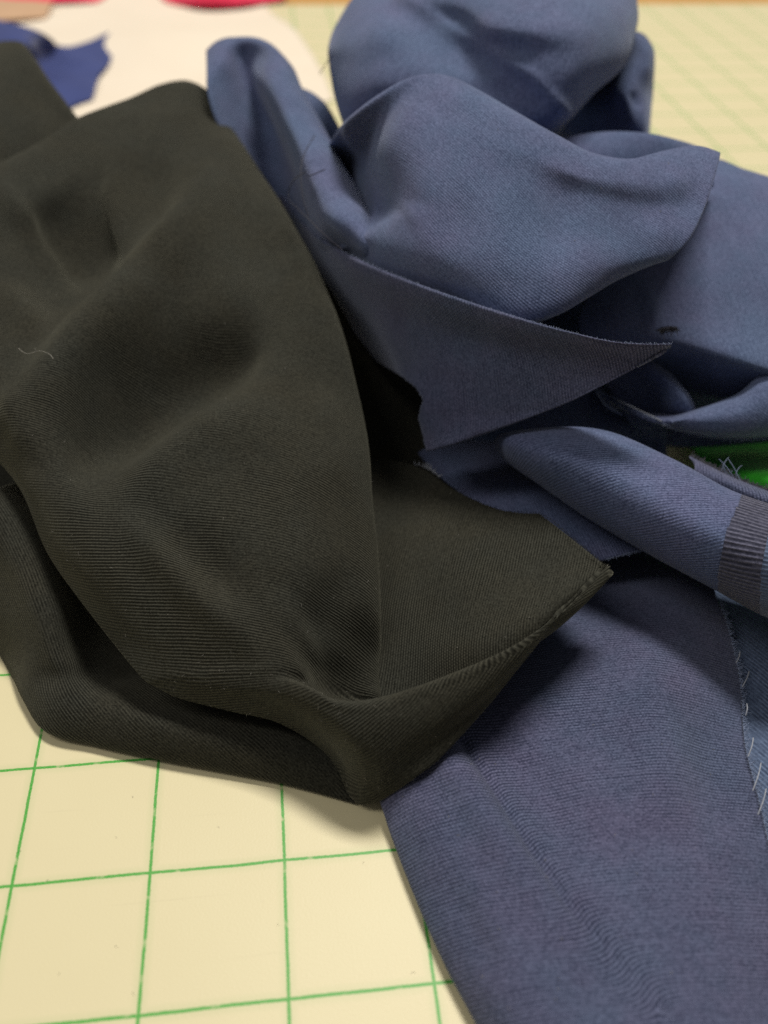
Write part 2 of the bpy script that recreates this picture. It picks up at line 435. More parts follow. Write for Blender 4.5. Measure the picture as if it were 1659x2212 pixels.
def mat_material():
    m, nt, p = new_mat("cutting_mat_vinyl")
    lk = nt.links.new
    g = N_(nt, "ShaderNodeNewGeometry")
    sc = N_(nt, "ShaderNodeVectorMath", operation='SCALE'); sc.inputs[3].default_value = 1/INCH
    lk(g.outputs["Position"], sc.inputs[0])
    nz = N_(nt, "ShaderNodeTexNoise"); nz.inputs["Scale"].default_value = 55; nz.inputs["Detail"].default_value = 3
    lk(sc.outputs[0], nz.inputs["Vector"])
    nb = N_(nt, "ShaderNodeTexNoise"); nb.inputs["Scale"].default_value = 1.4; nb.inputs["Detail"].default_value = 2
    lk(sc.outputs[0], nb.inputs["Vector"])
    sep = N_(nt, "ShaderNodeSeparateXYZ"); lk(sc.outputs[0], sep.inputs[0])
    def line(c, shift):
        c = math_n(nt, 'ADD', c, math_n(nt, 'MULTIPLY', math_n(nt, 'SUBTRACT', nb.outputs[0], 0.5), 0.02))
        d = math_n(nt, 'ABSOLUTE', math_n(nt, 'SUBTRACT', math_n(nt, 'FRACT', math_n(nt, 'ADD', c, 0.5)), 0.5))
        d = math_n(nt, 'ADD', d, math_n(nt, 'MULTIPLY', math_n(nt, 'SUBTRACT', nz.outputs[0], 0.5), 0.014))
        mr = N_(nt, "ShaderNodeMapRange"); mr.inputs[1].default_value = 0.0095; mr.inputs[2].default_value = 0.0145
        mr.inputs[3].default_value = 1; mr.inputs[4].default_value = 0
        lk(d, mr.inputs[0])
        halo = N_(nt, "ShaderNodeMapRange"); halo.inputs[1].default_value = 0.0; halo.inputs[2].default_value = 0.07
        halo.inputs[3].default_value = 0.14; halo.inputs[4].default_value = 0
        lk(d, halo.inputs[0])
        return mr.outputs[0], halo.outputs[0]
    lx, hx = line(sep.outputs[0], 0); ly, hy = line(sep.outputs[1], 1)
    ln = math_n(nt, 'MAXIMUM', lx, ly)
    ln = math_n(nt, 'MULTIPLY', ln, math_n(nt, 'MULTIPLY_ADD', nz.outputs[0], 0.5, 0.68))
    br = N_(nt, "ShaderNodeTexNoise"); br.inputs["Scale"].default_value = 7.0; br.inputs["Detail"].default_value = 3; lk(sc.outputs[0], br.inputs["Vector"])
    brr = N_(nt, "ShaderNodeMapRange"); brr.inputs[1].default_value = 0.27; brr.inputs[2].default_value = 0.42; brr.inputs[3].default_value = 0.25; lk(br.outputs[0], brr.inputs[0])
    ln = math_n(nt, 'MULTIPLY', ln, brr.outputs[0])
    ln = math_n(nt, 'MAXIMUM', ln, math_n(nt, 'MAXIMUM', hx, hy))
    wr = N_(nt, "ShaderNodeTexNoise"); wr.inputs["Scale"].default_value = 0.8; wr.inputs["Detail"].default_value = 5
    lk(sc.outputs[0], wr.inputs["Vector"])
    base = N_(nt, "ShaderNodeMix"); base.data_type = 'RGBA'; lk(wr.outputs[0], base.inputs[0])
    base.inputs[6].default_value = (0.66, 0.59, 0.37, 1); base.inputs[7].default_value = (0.70, 0.635, 0.41, 1)
    mix = N_(nt, "ShaderNodeMix"); mix.data_type = 'RGBA'; mix.clamp_factor = True; lk(ln, mix.inputs[0])
    lk(base.outputs[2], mix.inputs[6]); mix.inputs[7].default_value = (0.035, 0.34, 0.03, 1)
    scm = N_(nt, "ShaderNodeMapping"); scm.inputs["Scale"].default_value = (0.7, 30, 1); scm.inputs["Rotation"].default_value = (0, 0, 0.6); lk(sc.outputs[0], scm.inputs[0])
    scn = N_(nt, "ShaderNodeTexNoise"); scn.inputs["Scale"].default_value = 1.0; scn.inputs["Detail"].default_value = 4; lk(scm.outputs[0], scn.inputs["Vector"])
    scr = N_(nt, "ShaderNodeMapRange"); scr.inputs[1].default_value = 0.66; scr.inputs[2].default_value = 0.8; scr.inputs[4].default_value = 0.2; lk(scn.outputs[0], scr.inputs[0])
    dot = N_(nt, "ShaderNodeTexNoise"); dot.inputs["Scale"].default_value = 9.0; dot.inputs["Detail"].default_value = 1; lk(sc.outputs[0], dot.inputs["Vector"])
    dtr = N_(nt, "ShaderNodeMapRange"); dtr.inputs[1].default_value = 0.79; dtr.inputs[2].default_value = 0.86; dtr.inputs[4].default_value = 0.25; lk(dot.outputs[0], dtr.inputs[0])
    worn = N_(nt, "ShaderNodeMix"); worn.data_type = 'RGBA'; lk(math_n(nt, 'MAXIMUM', scr.outputs[0], dtr.outputs[0]), worn.inputs[0])
    lk(mix.outputs[2], worn.inputs[6]); worn.inputs[7].default_value = (0.42, 0.36, 0.24, 1)
    lk(worn.outputs[2], p.inputs["Base Color"])
    p.inputs["Roughness"].default_value = 0.42
    p.inputs["Specular IOR Level"].default_value = 0.3
    bp = N_(nt, "ShaderNodeBump"); bp.inputs["Strength"].default_value = 0.08; bp.inputs["Distance"].default_value = 0.0004
    lk(nz.outputs[0], bp.inputs["Height"]); lk(bp.outputs[0], p.inputs["Normal"])
    return m

def wood_material():
    m, nt, p = new_mat("table_wood")
    tc = N_(nt, "ShaderNodeTexCoord")
    mp = N_(nt, "ShaderNodeMapping"); mp.inputs["Scale"].default_value = (3, 40, 3)
    nt.links.new(tc.outputs["Object"], mp.inputs[0])
    nz = N_(nt, "ShaderNodeTexNoise"); nz.inputs["Scale"].default_value = 2; nz.inputs["Detail"].default_value = 6
    nt.links.new(mp.outputs[0], nz.inputs["Vector"])
    mix = N_(nt, "ShaderNodeMix"); mix.data_type = 'RGBA'; nt.links.new(nz.outputs[0], mix.inputs[0])
    mix.inputs[6].default_value = (0.50, 0.24, 0.06, 1); mix.inputs[7].default_value = (0.66, 0.36, 0.11, 1)
    nt.links.new(mix.outputs[2], p.inputs["Base Color"]); p.inputs["Roughness"].default_value = 0.4
    return m

# ---------------------------------------------------------------- setting
def box(name, x0, x1, y0, y1, z0, z1, mat, bev=0.0):
    bm = bmesh.new()
    bmesh.ops.create_cube(bm, size=1)
    for v in bm.verts:
        v.co = Vector(((x0+x1)/2 + v.co.x*(x1-x0), (y0+y1)/2 + v.co.y*(y1-y0), (z0+z1)/2 + v.co.z*(z1-z0)))
    if bev: bmesh.ops.bevel(bm, geom=bm.edges[:], offset=bev, segments=2, affect='EDGES')
    me = bpy.data.meshes.new(name); bm.to_mesh(me); bm.free(); me.materials.append(mat)
    o = bpy.data.objects.new(name, me); coll.objects.link(o); return o

MAT_FAR = at(1500, 8, 0)[1]
table = box("tabletop", -1.2, 1.4, -0.4, MAT_FAR + 0.5, -0.035, -0.0022, wood_material(), 0.004)
tag(table, kind="structure")
mat_o = box("cutting_mat", -0.62, 0.62, -0.22, MAT_FAR, -0.002, 0.0, mat_material(), 0.0005)
tag(mat_o, "cream cutting mat printed with a green one inch grid under the cloth", "cutting mat")

# ---------------------------------------------------------------- olive cloth
olive = empty("olive_cloth", at(450, 1500, 0))
tag(olive, "dark olive twill cloth heaped with a turned back corner", "cloth")

main_rows = [
  [(-180, 470, 20), (0, 420, 22), (180, 330, 24), (300, 290, 26), (400, 260, 28), (430, 270, 28)],
  [(-170, 425, 50), (0, 360, 54), (170, 268, 58), (280, 225, 59), (395, 185, 60), (438, 205, 58)],
  [(-160, 420, 57), (0, 352, 60), (90, 305, 62), (170, 254, 63), (280, 213, 64), (395, 173, 65), (452, 198, 62)],
  [(-150, 470, 56), (0, 430, 58), (120, 380, 59), (250, 320, 61), (400, 290, 63), (490, 300, 61), (535, 330, 56)],
  [(-140, 570, 50), (0, 540, 52), (110, 500, 50), (220, 440, 53), (380, 410, 58), (520, 425, 58), (622, 462, 54)],
  [(-130, 690, 47), (0, 660, 48), (110, 620, 44.5), (230, 570, 44), (350, 530, 53), (540, 560, 54), (693, 605, 50)],
  [(-130, 800, 44), (0, 770, 46), (100, 740, 45), (230, 690, 47), (370, 670, 48), (560, 690, 50), (745, 750, 44)],
  [(-120, 900, 40), (0, 880, 42), (110, 850, 44), (230, 830, 42), (400, 810, 42), (580, 820, 45), (778, 905, 34)],
  [(-40, 960, 34), (15, 965, 37), (110, 970, 40), (230, 970, 38), (400, 960, 39), (600, 970, 41), (797, 1062, 28)],
  [(45, 1060, 29), (75, 1070, 33), (150, 1085, 36), (270, 1095, 35), (430, 1100, 36), (620, 1110, 36), (812, 1190, 22)],
  [(106, 1200, 24), (140, 1205, 28), (210, 1220, 31), (330, 1230, 31), (480, 1235, 31), (650, 1250, 30), (819, 1320, 16)],
  [(200, 1332, 19), (235, 1335, 22), (300, 1340, 25), (410, 1345, 26), (530, 1345, 26.5), (640, 1360, 25.5), (710, 1380, 19), (821, 1430, 6)],
  [(290, 1445, 16), (330, 1435, 18.5), (390, 1425, 21), (470, 1420, 22.5), (570, 1415, 24), (640, 1430, 22.5), (690, 1450, 14.5), (750, 1475, 8), (822, 1498, 5)],
  [(340, 1485, 14.5), (380, 1475, 17), (430, 1465, 19.5), (510, 1455, 21.5), (590, 1448, 23), (650, 1470, 20), (700, 1502, 12.5), (755, 1520, 8.5), (822, 1528, 6.5)],
  [(400, 1512, 13.5), (440, 1500, 16), (490, 1490, 18.5), (560, 1480, 21), (640, 1475, 23), (735, 1516, 23), (822, 1507, 24)],
  [(500, 1537, 12.5), (530, 1527, 14.5), (570, 1516, 17), (620, 1512, 20), (680, 1520, 22), (745, 1545, 22.5), (825, 1545, 24)],
  [(600, 1562, 11), (630, 1560, 12.5), (660, 1560, 15), (690, 1565, 17.5), (730, 1580, 19), (770, 1600, 19.5), (828, 1610, 19.5)],
  [(705, 1632, 6), (720, 1635, 7), (735, 1640, 8.5), (750, 1650, 10), (775, 1665, 11.5), (800, 1675, 12), (830, 1680, 12)],
  [(756, 1722, 1.5), (762, 1728, 1.7), (768, 1733, 2), (776, 1736, 2.3), (785, 1737, 2.6), (800, 1735, 3), (830, 1727, 3.5)],
  [(760, 1700, 0.8), (768, 1705, 0.8), (776, 1710, 0.8), (784, 1714, 0.9), (795, 1714, 1.0), (810, 1712, 1.2), (832, 1706, 1.6)],
]
# columns past the inner corner: turned under above, the rolled band below
ext_rows = []
for r in main_rows[:13]:
    x, y, h = r[-1]
    ext_rows.append([None, (x-12, y+26, h-9), (x-45, y+50, h-17), (x-90, y+60, h-20), (x-120, y+60, h-20), (x-150, y+60, h-20), (x-180, y+60, h-20)])
ext_rows.append([None, (870, 1535, 7), (960, 1490, 11), (1060, 1445, 16), (1140, 1395, 21), (1215, 1335, 25), (1304, 1240, 28)])
ext_rows.append([None, (885, 1488, 25), (960, 1462, 27), (1055, 1424, 29), (1140, 1376, 30.5), (1220, 1310, 31.5), (1309, 1221, 32)])
ext_rows.append([None, (890, 1525, 24.5), (965, 1495, 26.5), (1060, 1445, 28.5), (1145, 1390, 30), (1222, 1316, 31), (1310, 1222, 31.8)])
ext_rows.append([None, (890, 1585, 20.5), (965, 1545, 23), (1060, 1478, 26), (1140, 1408, 28), (1218, 1324, 29.5), (1309, 1225, 31.3)])
ext_rows.append([None, (893, 1640, 14.5), (962, 1590, 18), (1050, 1510, 22), (1130, 1425, 25.5), (1212, 1333, 28), (1308, 1228, 31)])
ext_rows.append([None, (900, 1679, 11), (962, 1628, 14.5), (1042, 1538, 19), (1122, 1440, 23.5), (1207, 1339, 26.5), (1306, 1231, 30.5)])
ext_rows.append([None, (900, 1660, 9.5), (958, 1610, 13), (1036, 1525, 18), (1116, 1430, 22.5), (1202, 1333, 26), (1302, 1230, 30.3)])

a_creases = [
  ([(500, 260), (440, 450), (370, 560), (300, 650), (200, 740), (90, 840), (-40, 950)], 9.0, 56),
  ([(-40, 360), (0, 400), (60, 490), (140, 610), (190, 680)], 3.2, 24),
  ([(-40, 620), (0, 640), (60, 690), (130, 745)], 3.4, 34),
  ([(90, 420), (140, 500), (190, 580), (220, 660)], -4.5, 70),
  ([(320, 290), (330, 430), (340, 540)], -3.0, 55),
  ([(245, 330), (238, 430), (262, 540), (280, 600)], 2.6, 18),
  ([(680, 640), (560, 715), (430, 780), (300, 870), (210, 960), (120, 1080)], -12.0, 68),
  ([(640, 850), (450, 940), (300, 1040), (220, 1120)], 4.0, 60),
  ([(0, 830), (50, 920), (90, 1010)], 2.6, 34),
  ([(190, 1060), (330, 1190), (450, 1310), (560, 1400), (640, 1460)], 3.0, 40),
  ([(330, 1090), (440, 1220), (560, 1330)], -2.0, 50),
  ([(540, 440), (590, 600), (610, 740)], -3.2, 50),
  ([(680, 800), (720, 950), (740, 1100)], 1.8, 60),
  ([(760, 1200), (700, 1330), (660, 1420)], -1.6, 45),
]
drape = cloth("drape", main_rows, OLIVE, olive, cols=11, res=(300, 230), creases=a_creases, rot=0, ext=ext_rows, rumple=0.35, seed=1.0, mask=lambda u, v, x, y: x < 1311,
              ribmap=[([(180, 1150), (300, 1300), (480, 1420)], 110, 1.3), ([(520, 1330), (640, 1430)], 60, 1.1), ([(740, 880), (790, 1100), (815, 1350)], 55, 1.2), ([(30, 850), (200, 900), (350, 880)], 70, 0.9)])

flap_rows = [
  [(700, 965, 6), (790, 985, 12), (830, 994, 14), (900, 1005, 17), (960, 1045, 19), (1030, 1083, 21), (1090, 1104, 22.5), (1165, 1110, 25)],
  [(710, 1060, 7), (800, 1060, 12), (900, 1070, 16.5), (1000, 1100, 20), (1100, 1135, 23), (1205, 1140, 26.5)],
  [(720, 1180, 7), (800, 1180, 12), (900, 1180, 16), (1000, 1185, 20), (1110, 1195, 23), (1255, 1180, 28.5)],
  [(740, 1320, 5), (820, 1310, 10), (900, 1300, 14), (1000, 1290, 19), (1120, 1270, 23.5), (1304, 1219, 31)],
  [(750, 1440, 2), (820, 1430, 6), (900, 1420, 10), (1000, 1400, 17), (1120, 1350, 25), (1304, 1224, 31)],
  [(760, 1548, 3), (820, 1532, 4), (900, 1510, 6), (1000, 1475, 13), (1120, 1395, 23), (1304, 1230, 30)],
]
cloth("flap", flap_rows, OLIVE, olive, cols=9, res=(130, 130), rot=88, rumple=0.3, seed=2.0, ribmap=[([(840, 1300), (950, 1420)], 110, 1.3)],
      creases=[([(850, 1060), (950, 1180), (1000, 1330)], 0.6, 60)])

under_rows = [
  [(-140, 1240, 0.5), (-170, 1230, 4), (-130, 1130, 20), (-60, 1080, 29), (0, 1052, 27), (40, 1040, 18), (70, 1030, 8)],
  [(-50, 1345, 0.5), (-60, 1350, 3), (-10, 1240, 17), (30, 1180, 23), (75, 1150, 22), (110, 1140, 15), (140, 1130, 6)],
  [(5, 1425, 0.5), (10, 1410, 3), (50, 1360, 13), (95, 1320, 18), (140, 1300, 15), (170, 1290, 9), (200, 1290, 3)],
  [(58, 1515, 0.5), (48, 1510, 2.5), (90, 1460, 9), (130, 1430, 12), (170, 1410, 9), (210, 1400, 5), (250, 1390, 2)],
  [(120, 1570, 0.5), (100, 1582, 2.0), (130, 1535, 7), (170, 1500, 8.5), (210, 1480, 6.5), (260, 1460, 3.5), (320, 1440, 2)],
  [(210, 1590, 0.5), (200, 1609, 1.6), (215, 1565, 6), (240, 1530, 8), (270, 1500, 7), (310, 1470, 4), (370, 1440, 2)],
  [(335, 1620, 0.5), (330, 1638, 1.5), (335, 1595, 6), (350, 1560, 8), (370, 1530, 7.5), (400, 1500, 5), (440, 1460, 3)],
  [(600, 1675, 0.5), (600, 1691, 1.3), (600, 1655, 4.5), (598, 1620, 6.5), (590, 1580, 7), (580, 1550, 6), (560, 1500, 4)],
  [(762, 1724, 0.3), (766, 1737, 0.9), (748, 1706, 2.5), (735, 1675, 4), (715, 1640, 5), (700, 1615, 5), (670, 1560, 4)],
]
cloth("under_fold", under_rows, OLIVE, olive, cols=10, res=(170, 80), rot=-78, rumple=0.3, seed=3.0,
      creases=[([(60, 1470), (150, 1460), (230, 1450)], -1.0, 25), ([(200, 1530), (420, 1590), (640, 1650)], 0.6, 25)])

cloth("inner_fold", [
  [(-260, 760, 14), (-60, 780, 16), (150, 820, 16)],
  [(-240, 960, 6), (-60, 960, 8), (160, 980, 8)],
  [(-200, 1120, 2), (-40, 1110, 3), (180, 1120, 3)],
  [(-140, 1260, 0.6), (0, 1260, 1), (220, 1260, 1)],
  [(-60, 1340, 0.6), (60, 1350, 1), (260, 1350, 1)]], OLIVE, olive, cols=6, res=(50, 40), rot=20, seed=3.5)
cloth("dark_backing", [  # dark sheet added so the gap beside the pointed flap stays black
  [(640, 560, 26), (780, 600, 28), (960, 660, 26)],
  [(680, 700, 17), (800, 740, 19), (980, 790, 17)],
  [(720, 830, 9), (830, 870, 10), (1000, 900, 9)],
  [(750, 950, 4.5), (850, 970, 5), (1000, 990, 5)],
  [(770, 1060, 2), (860, 1060, 2.4), (980, 1070, 2.6)]], OLIVE, olive, cols=6, res=(60, 40), rot=20, seed=3.7)
rear_rows = [
  [(-220, 200, 30), (-60, 170, 30), (30, 170, 32), (90, 240, 32), (150, 300, 30)],
  [(-210, 170, 60), (-60, 110, 66), (30, 88, 70), (95, 160, 66), (176, 268, 58)],
  [(-200, 210, 62), (-70, 160, 66), (20, 150, 68), (85, 210, 63), (165, 300, 56)],
  [(-200, 260, 60), (-70, 240, 62), (20, 260, 61), (85, 300, 57), (155, 350, 52)],
  [(-200, 380, 52), (-70, 390, 52), (20, 400, 50), (90, 420, 46), (150, 430, 44)],
]
cloth("rear_fold", rear_rows, OLIVE, olive, cols=9, res=(90, 90), rot=40, rumple=0.5, seed=4.0)

# ---------------------------------------------------------------- blue panel under the olive corner
pan = empty("blue_cloth", at(1300, 1800, 0))
tag(pan, "flat slate blue twill panel with frayed edge lying under the olive corner", "cloth")
panel_rows = [
  [(860, 1080, 1), (920, 1080, 1.5), (1100, 1085, 2.5), (1310, 1110, 3.5), (1420, 1120, 4), (1540, 1160, 4)],
  [(840, 1190, 2), (900, 1180, 3), (1100, 1195, 5), (1310, 1222, 7), (1420, 1232, 8), (1545, 1280, 8)],
  [(830, 1330, 0.8), (900, 1330, 2.5), (1100, 1320, 7), (1310, 1310, 11), (1450, 1315, 11), (1572, 1350, 7)],
  [(800, 1500, 0.6), (900, 1490, 3), (1080, 1480, 9), (1280, 1460, 12.5), (1450, 1450, 12), (1600, 1470, 6.5)],
  [(810, 1640, 0.6), (800, 1655, 2), (880, 1640, 8), (980, 1625, 11), (1150, 1610, 11), (1400, 1590, 12.5), (1612, 1610, 6)],
  [(840, 1745, 0.5), (828, 1760, 2), (890, 1745, 8), (980, 1735, 11.5), (1150, 1735, 11.5), (1400, 1725, 12.5), (1640, 1725, 6)],
  [(905, 1905, 0.5), (890, 1925, 2), (950, 1910, 8), (1040, 1905, 11.5), (1200, 1905, 12), (1450, 1900, 12), (1672, 1870, 6)],
  [(965, 2045, 0.5), (950, 2065, 2), (1010, 2055, 8), (1100, 2055, 11.5), (1270, 2060, 12), (1500, 2060, 11.5), (1720, 2050, 6)],
  [(1050, 2210, 0.5), (1037, 2230, 2), (1095, 2225, 8), (1180, 2225, 11), (1350, 2230, 11.5), (1560, 2240, 11), (1780, 2230, 6)],
  [(1130, 2380, 0.5), (1120, 2400, 2), (1180, 2400, 7), (1270, 2400, 10), (1450, 2400, 10), (1640, 2420, 10), (1850, 2420, 6)],
]
panel_creases = [
  ([(1000, 1600), (1030, 1640), (1068, 1699), (1104, 1761), (1147, 1833), (1194, 1899), (1219, 1943), (1263, 1995), (1330, 2070), (1420, 2170)], -1.1, 12, 'open'),
  ([(930, 1590), (1000, 1690), (1065, 1790), (1130, 1890), (1200, 1990), (1300, 2110)], 2.2, 40, 'open'),
  ([(1070, 1590), (1140, 1680), (1220, 1800), (1300, 1920)], -2.2, 62, 'open'),
  ([(1330, 1330), (1390, 1480), (1430, 1640), (1450, 1820)], 1.6, 70),
  ([(1520, 1480), (1540, 1650), (1560, 1850)], -1.0, 60),
  ([(930, 1850), (1010, 2000), (1090, 2140)], -1.0, 45),
]
def panel_warp(UV, Q):
    d, al, side = seg_dist(Q, panel_creases[0][0])
    sd = d*side
    UV = UV.copy()
    UV[:, 1] += 1.6*np.tanh(sd/28.0)
    return UV
cloth("panel", panel_rows, BLUE_DARK, pan, cols=11, res=(220, 170), creases=panel_creases, rot=3, warp=panel_warp, ribmap=[(panel_creases[0][0], 75, 1.4)], rumple=0.3, seed=5.0)

# pale blue piece beneath its frayed edge
pale_rows = [
  [(1480, 1230, 3), (1600, 1290, 3.5), (1750, 1350, 4)],
  [(1500, 1420, 3), (1620, 1430, 4), (1780, 1450, 4)],
  [(1510, 1600, 3), (1640, 1600, 4), (1820, 1600, 4)],
  [(1560, 1760, 2.5), (1660, 1755, 3.5), (1850, 1760, 4)],
  [(1600, 1900, 2), (1690, 1890, 3), (1880, 1900, 3)],
]
po = cloth("pale_blue_scrap", pale_rows, DENIM, None, cols=6, res=(60, 40), rot=55, rumple=0.3, seed=6.0)
tag(po, "paler blue twill strip beneath the frayed panel edge at the right", "cloth")

# ---------------------------------------------------------------- blue roll
roll = empty("rolled_scrap", at(1350, 1150, 5))
tag(roll, "rolled slate blue twill scrap with a brown ribbed selvedge band", "cloth")
roll_st = [   # along the roll; each: under-back, back, top outline, upper, middle, lower, bottom outline, under
  [(1085, 985, 19), (1075, 970, 25), (1066, 958, 30), (1067, 960, 31), (1068, 962, 31), (1069, 965, 30), (1070, 968, 27), (1080, 975, 20)],
  [(1120, 1000, 12), (1105, 965, 25), (1085, 936, 34), (1095, 948, 36), (1100, 965, 35), (1095, 985, 31), (1092, 995, 25), (1110, 1000, 12)],
  [(1180, 1020, 12), (1185, 960, 27), (1190, 923, 37), (1185, 945, 40), (1175, 985, 39), (1160, 1025, 32), (1155, 1040, 24), (1170, 1030, 11)],
  [(1290, 1080, 11), (1300, 985, 27), (1310, 930, 38), (1300, 960, 41), (1285, 1025, 39.5), (1265, 1090, 31), (1258, 1112, 22), (1275, 1095, 10)],
  [(1420, 1140, 11), (1445, 1050, 27), (1455, 990, 38), (1440, 1030, 41), (1415, 1100, 39), (1395, 1165, 30), (1388, 1190, 20), (1405, 1175, 9)],
  [(1560, 1220, 11), (1575, 1120, 27), (1582, 1058, 37), (1568, 1100, 40), (1550, 1170, 38), (1537, 1240, 29), (1532, 1268, 19), (1548, 1250, 8)],
  [(1680, 1260, 11), (1690, 1150, 27), (1690, 1096, 36), (1680, 1140, 39), (1665, 1220, 37), (1652, 1300, 27), (1648, 1330, 14), (1665, 1310, 8)],
  [(1800, 1300, 11), (1810, 1200, 27), (1800, 1140, 35), (1790, 1190, 38), (1780, 1270, 36), (1770, 1350, 26), (1765, 1380, 13), (1780, 1360, 8)],
]
SELV = twill("selvedge_rib", (0.025, 0.027, 0.048), (0.118, 0.12, 0.18), pitch=1.15, bump=0.9, contrast=1.2, fuzz=1.1, rib_min=0.5)
SELV_EDGE = np.array([(1500, 1000, 1640), (1500, 1060, 1606), (1500, 1150, 1566), (1500, 1240, 1550), (1500, 1300, 1548), (1500, 1400, 1545)])
def selv(y, w): return np.interp(y, SELV_EDGE[:, 1], SELV_EDGE[:, 2]) + w
for nm, mt, lo, hi in (("roll_body", BLUE, -1e4, 0), ("selvedge_band", SELV, 0, 92), ("woven_end", DENIM, 92, 1e4)):
    cloth(nm, roll_st, mt, roll, cols=16, res=(230, 110), rot=(-62 if nm == "roll_body" else 90), rumple=0.2, seed=7.0,
          mask=lambda u, v, x, y: selv(y, lo) <= x < selv(y, hi))

cloth("loose_layer", [
  [(1490, 985, 30), (1560, 1020, 31), (1620, 1046, 31), (1720, 1080, 30)],
  [(1500, 1010, 33), (1565, 1042, 34.5), (1625, 1068, 35), (1720, 1100, 34)],
  [(1480, 1060, 28), (1550, 1090, 28), (1610, 1120, 28), (1700, 1150, 27)]], BLUE_DARK, roll, cols=7, res=(30, 50), rot=60, seed=7.5)

# strip under the roll
strip_rows = [
  [(880, 940, 4), (1000, 950, 6), (1120, 960, 8), (1200, 980, 9)],
  [(930, 1010, 7), (1020, 1020, 12), (1140, 1030, 15.5), (1240, 1050, 15.5)],
  [(1030, 1090, 14.5), (1130, 1085, 16.5), (1230, 1090, 17.5), (1320, 1110, 16.5)],
  [(1150, 1170, 16.5), (1230, 1160, 17.5), (1320, 1150, 18), (1420, 1150, 17.5)],
  [(1235, 1222, 17.5), (1305, 1207, 18), (1390, 1186, 18.5), (1480, 1170, 18)],
]
so = cloth("blue_strip", strip_rows, BLUE, None, cols=8, res=(70, 60), rot=70, rumple=0.3, seed=8.0)
tag(so, "narrow blue strip between the olive corner and the roll, cut edge showing", "cloth")

# ---------------------------------------------------------------- blue heap
heap = empty("blue_heap", at(1100, 700, 0))
tag(heap, "large crumpled slate blue twill cloth heaped behind the olive cloth", "cloth")

broad = [
  [(690, 400, 50), (850, 300, 55), (930, 280, 55), (1100, 360, 55), (1300, 440, 55), (1450, 430, 58), (1540, 400, 66)],
  [(705, 350, 54), (850, 205, 84), (930, 185, 86), (1060, 235, 85), (1200, 310, 81), (1330, 362, 78), (1450, 345, 78), (1548, 342, 82)],
  [(700, 330, 62), (735, 276, 78), (762, 251, 85), (850, 186, 93), (930, 163, 95), (1040, 205, 94), (1200, 290, 90), (1330, 345, 86), (1430, 327, 86), (1500, 315, 87), (1556, 331, 87)],
  [(700, 395, 48), (745, 368, 56), (790, 338, 71), (830, 308, 81), (870, 278, 87.5), (950, 250, 91), (1100, 310, 89), (1250, 370, 86), (1400, 390, 84), (1547, 372, 85.5)],
  [(700, 480, 42), (760, 458, 52), (800, 440, 63), (840, 418, 72.5), (890, 393, 80), (1000, 375, 84), (1150, 400, 83), (1300, 430, 81), (1420, 450, 79), (1524, 442, 81)],
  [(735, 530, 57), (775, 512, 63.8), (815, 497, 67.5), (860, 486, 71.5), (910, 477, 75), (1050, 485, 77), (1200, 500, 76), (1350, 510, 75), (1484, 524, 75)],
  [(730, 565, 46), (820, 562, 62), (950, 580, 68), (1080, 600, 69), (1200, 597, 70), (1330, 577, 70), (1446, 560, 71)],
  [(760, 600, 42), (850, 640, 52), (1000, 680, 57), (1100, 700, 60), (1200, 675, 63), (1325, 610, 65.5), (1425, 567, 68)],
  [(780, 600, 38), (850, 620, 45), (1000, 660, 50), (1100, 680, 53), (1200, 655, 57), (1310, 598, 61), (1405, 560, 65)],
]
cloth("broad_fold", broad, BLUE_FINE, heap, cols=15, res=(150, 170), rot=45, rumple=0.4, seed=9.0,
      creases=[([(930, 170), (860, 280), (800, 400), (760, 500)], 1.2, 40), ([(1050, 200), (1015, 330), (1005, 480)], 0.7, 32), ([(1490, 325), (1450, 420), (1430, 545)], 0.9, 26), ([(1240, 330), (1215, 450), (1180, 600)], -0.6, 40), ([(1330, 350), (1250, 400), (1150, 430)], -0.8, 70)])

pointed = [
  [(590, 430, 38), (660, 500, 45), (740, 556, 55), (900, 622, 59), (1060, 678, 60), (1200, 716, 61), (1320, 744, 62), (1448, 748, 65)],
  [(590, 400, 40), (655, 484, 47), (740, 543, 58.5), (900, 612, 63.5), (1060, 668, 64.5), (1200, 708, 65.5), (1320, 737, 66), (1450, 743, 66)],
  [(600, 470, 34), (680, 535, 46), (760, 580, 57), (900, 635, 61.5), (1060, 690, 62.5), (1200, 724, 64), (1325, 748, 65), (1449, 745, 66)],
  [(620, 540, 26), (700, 605, 37), (780, 645, 47), (900, 700, 52.5), (1060, 745, 55), (1200, 765, 58), (1330, 775, 61), (1446, 748, 65.5)],
  [(660, 660, 16), (740, 715, 16), (820, 755, 30), (900, 790, 42), (1060, 820, 48), (1200, 818, 52), (1330, 800, 58), (1440, 754, 64.5)],
  [(700, 770, 7), (790, 820, 5), (860, 855, 17), (925, 885, 35), (1060, 893, 41), (1200, 868, 47.5), (1320, 816, 56), (1434, 759, 64)],
  [(740, 890, 6), (830, 955, 8), (935, 972, 29), (1050, 937, 37), (1190, 883, 45), (1310, 825, 54.5), (1430, 763, 63.5)],
  [(760, 880, 4), (840, 930, 6), (935, 950, 24), (1040, 915, 33), (1180, 865, 42), (1300, 812, 53), (1424, 759, 63)],
]
SHADE_CUT = [(640, 560), (690, 590), (728, 650), (768, 722), (812, 780), (866, 811), (897, 836), (911, 862), (905, 885), (902, 905), (912, 940), (926, 990), (640, 1010)]  # flap cut away to stand in for black shade at its corner
def inside(x, y, poly):
    c = False; k = len(poly)
    for a in range(k):
        (x1, y1), (x2, y2) = poly[a], poly[(a+1) % k]
        if (y1 > y) != (y2 > y) and x < (x2-x1)*(y-y1)/(y2-y1) + x1: c = not c
    return c
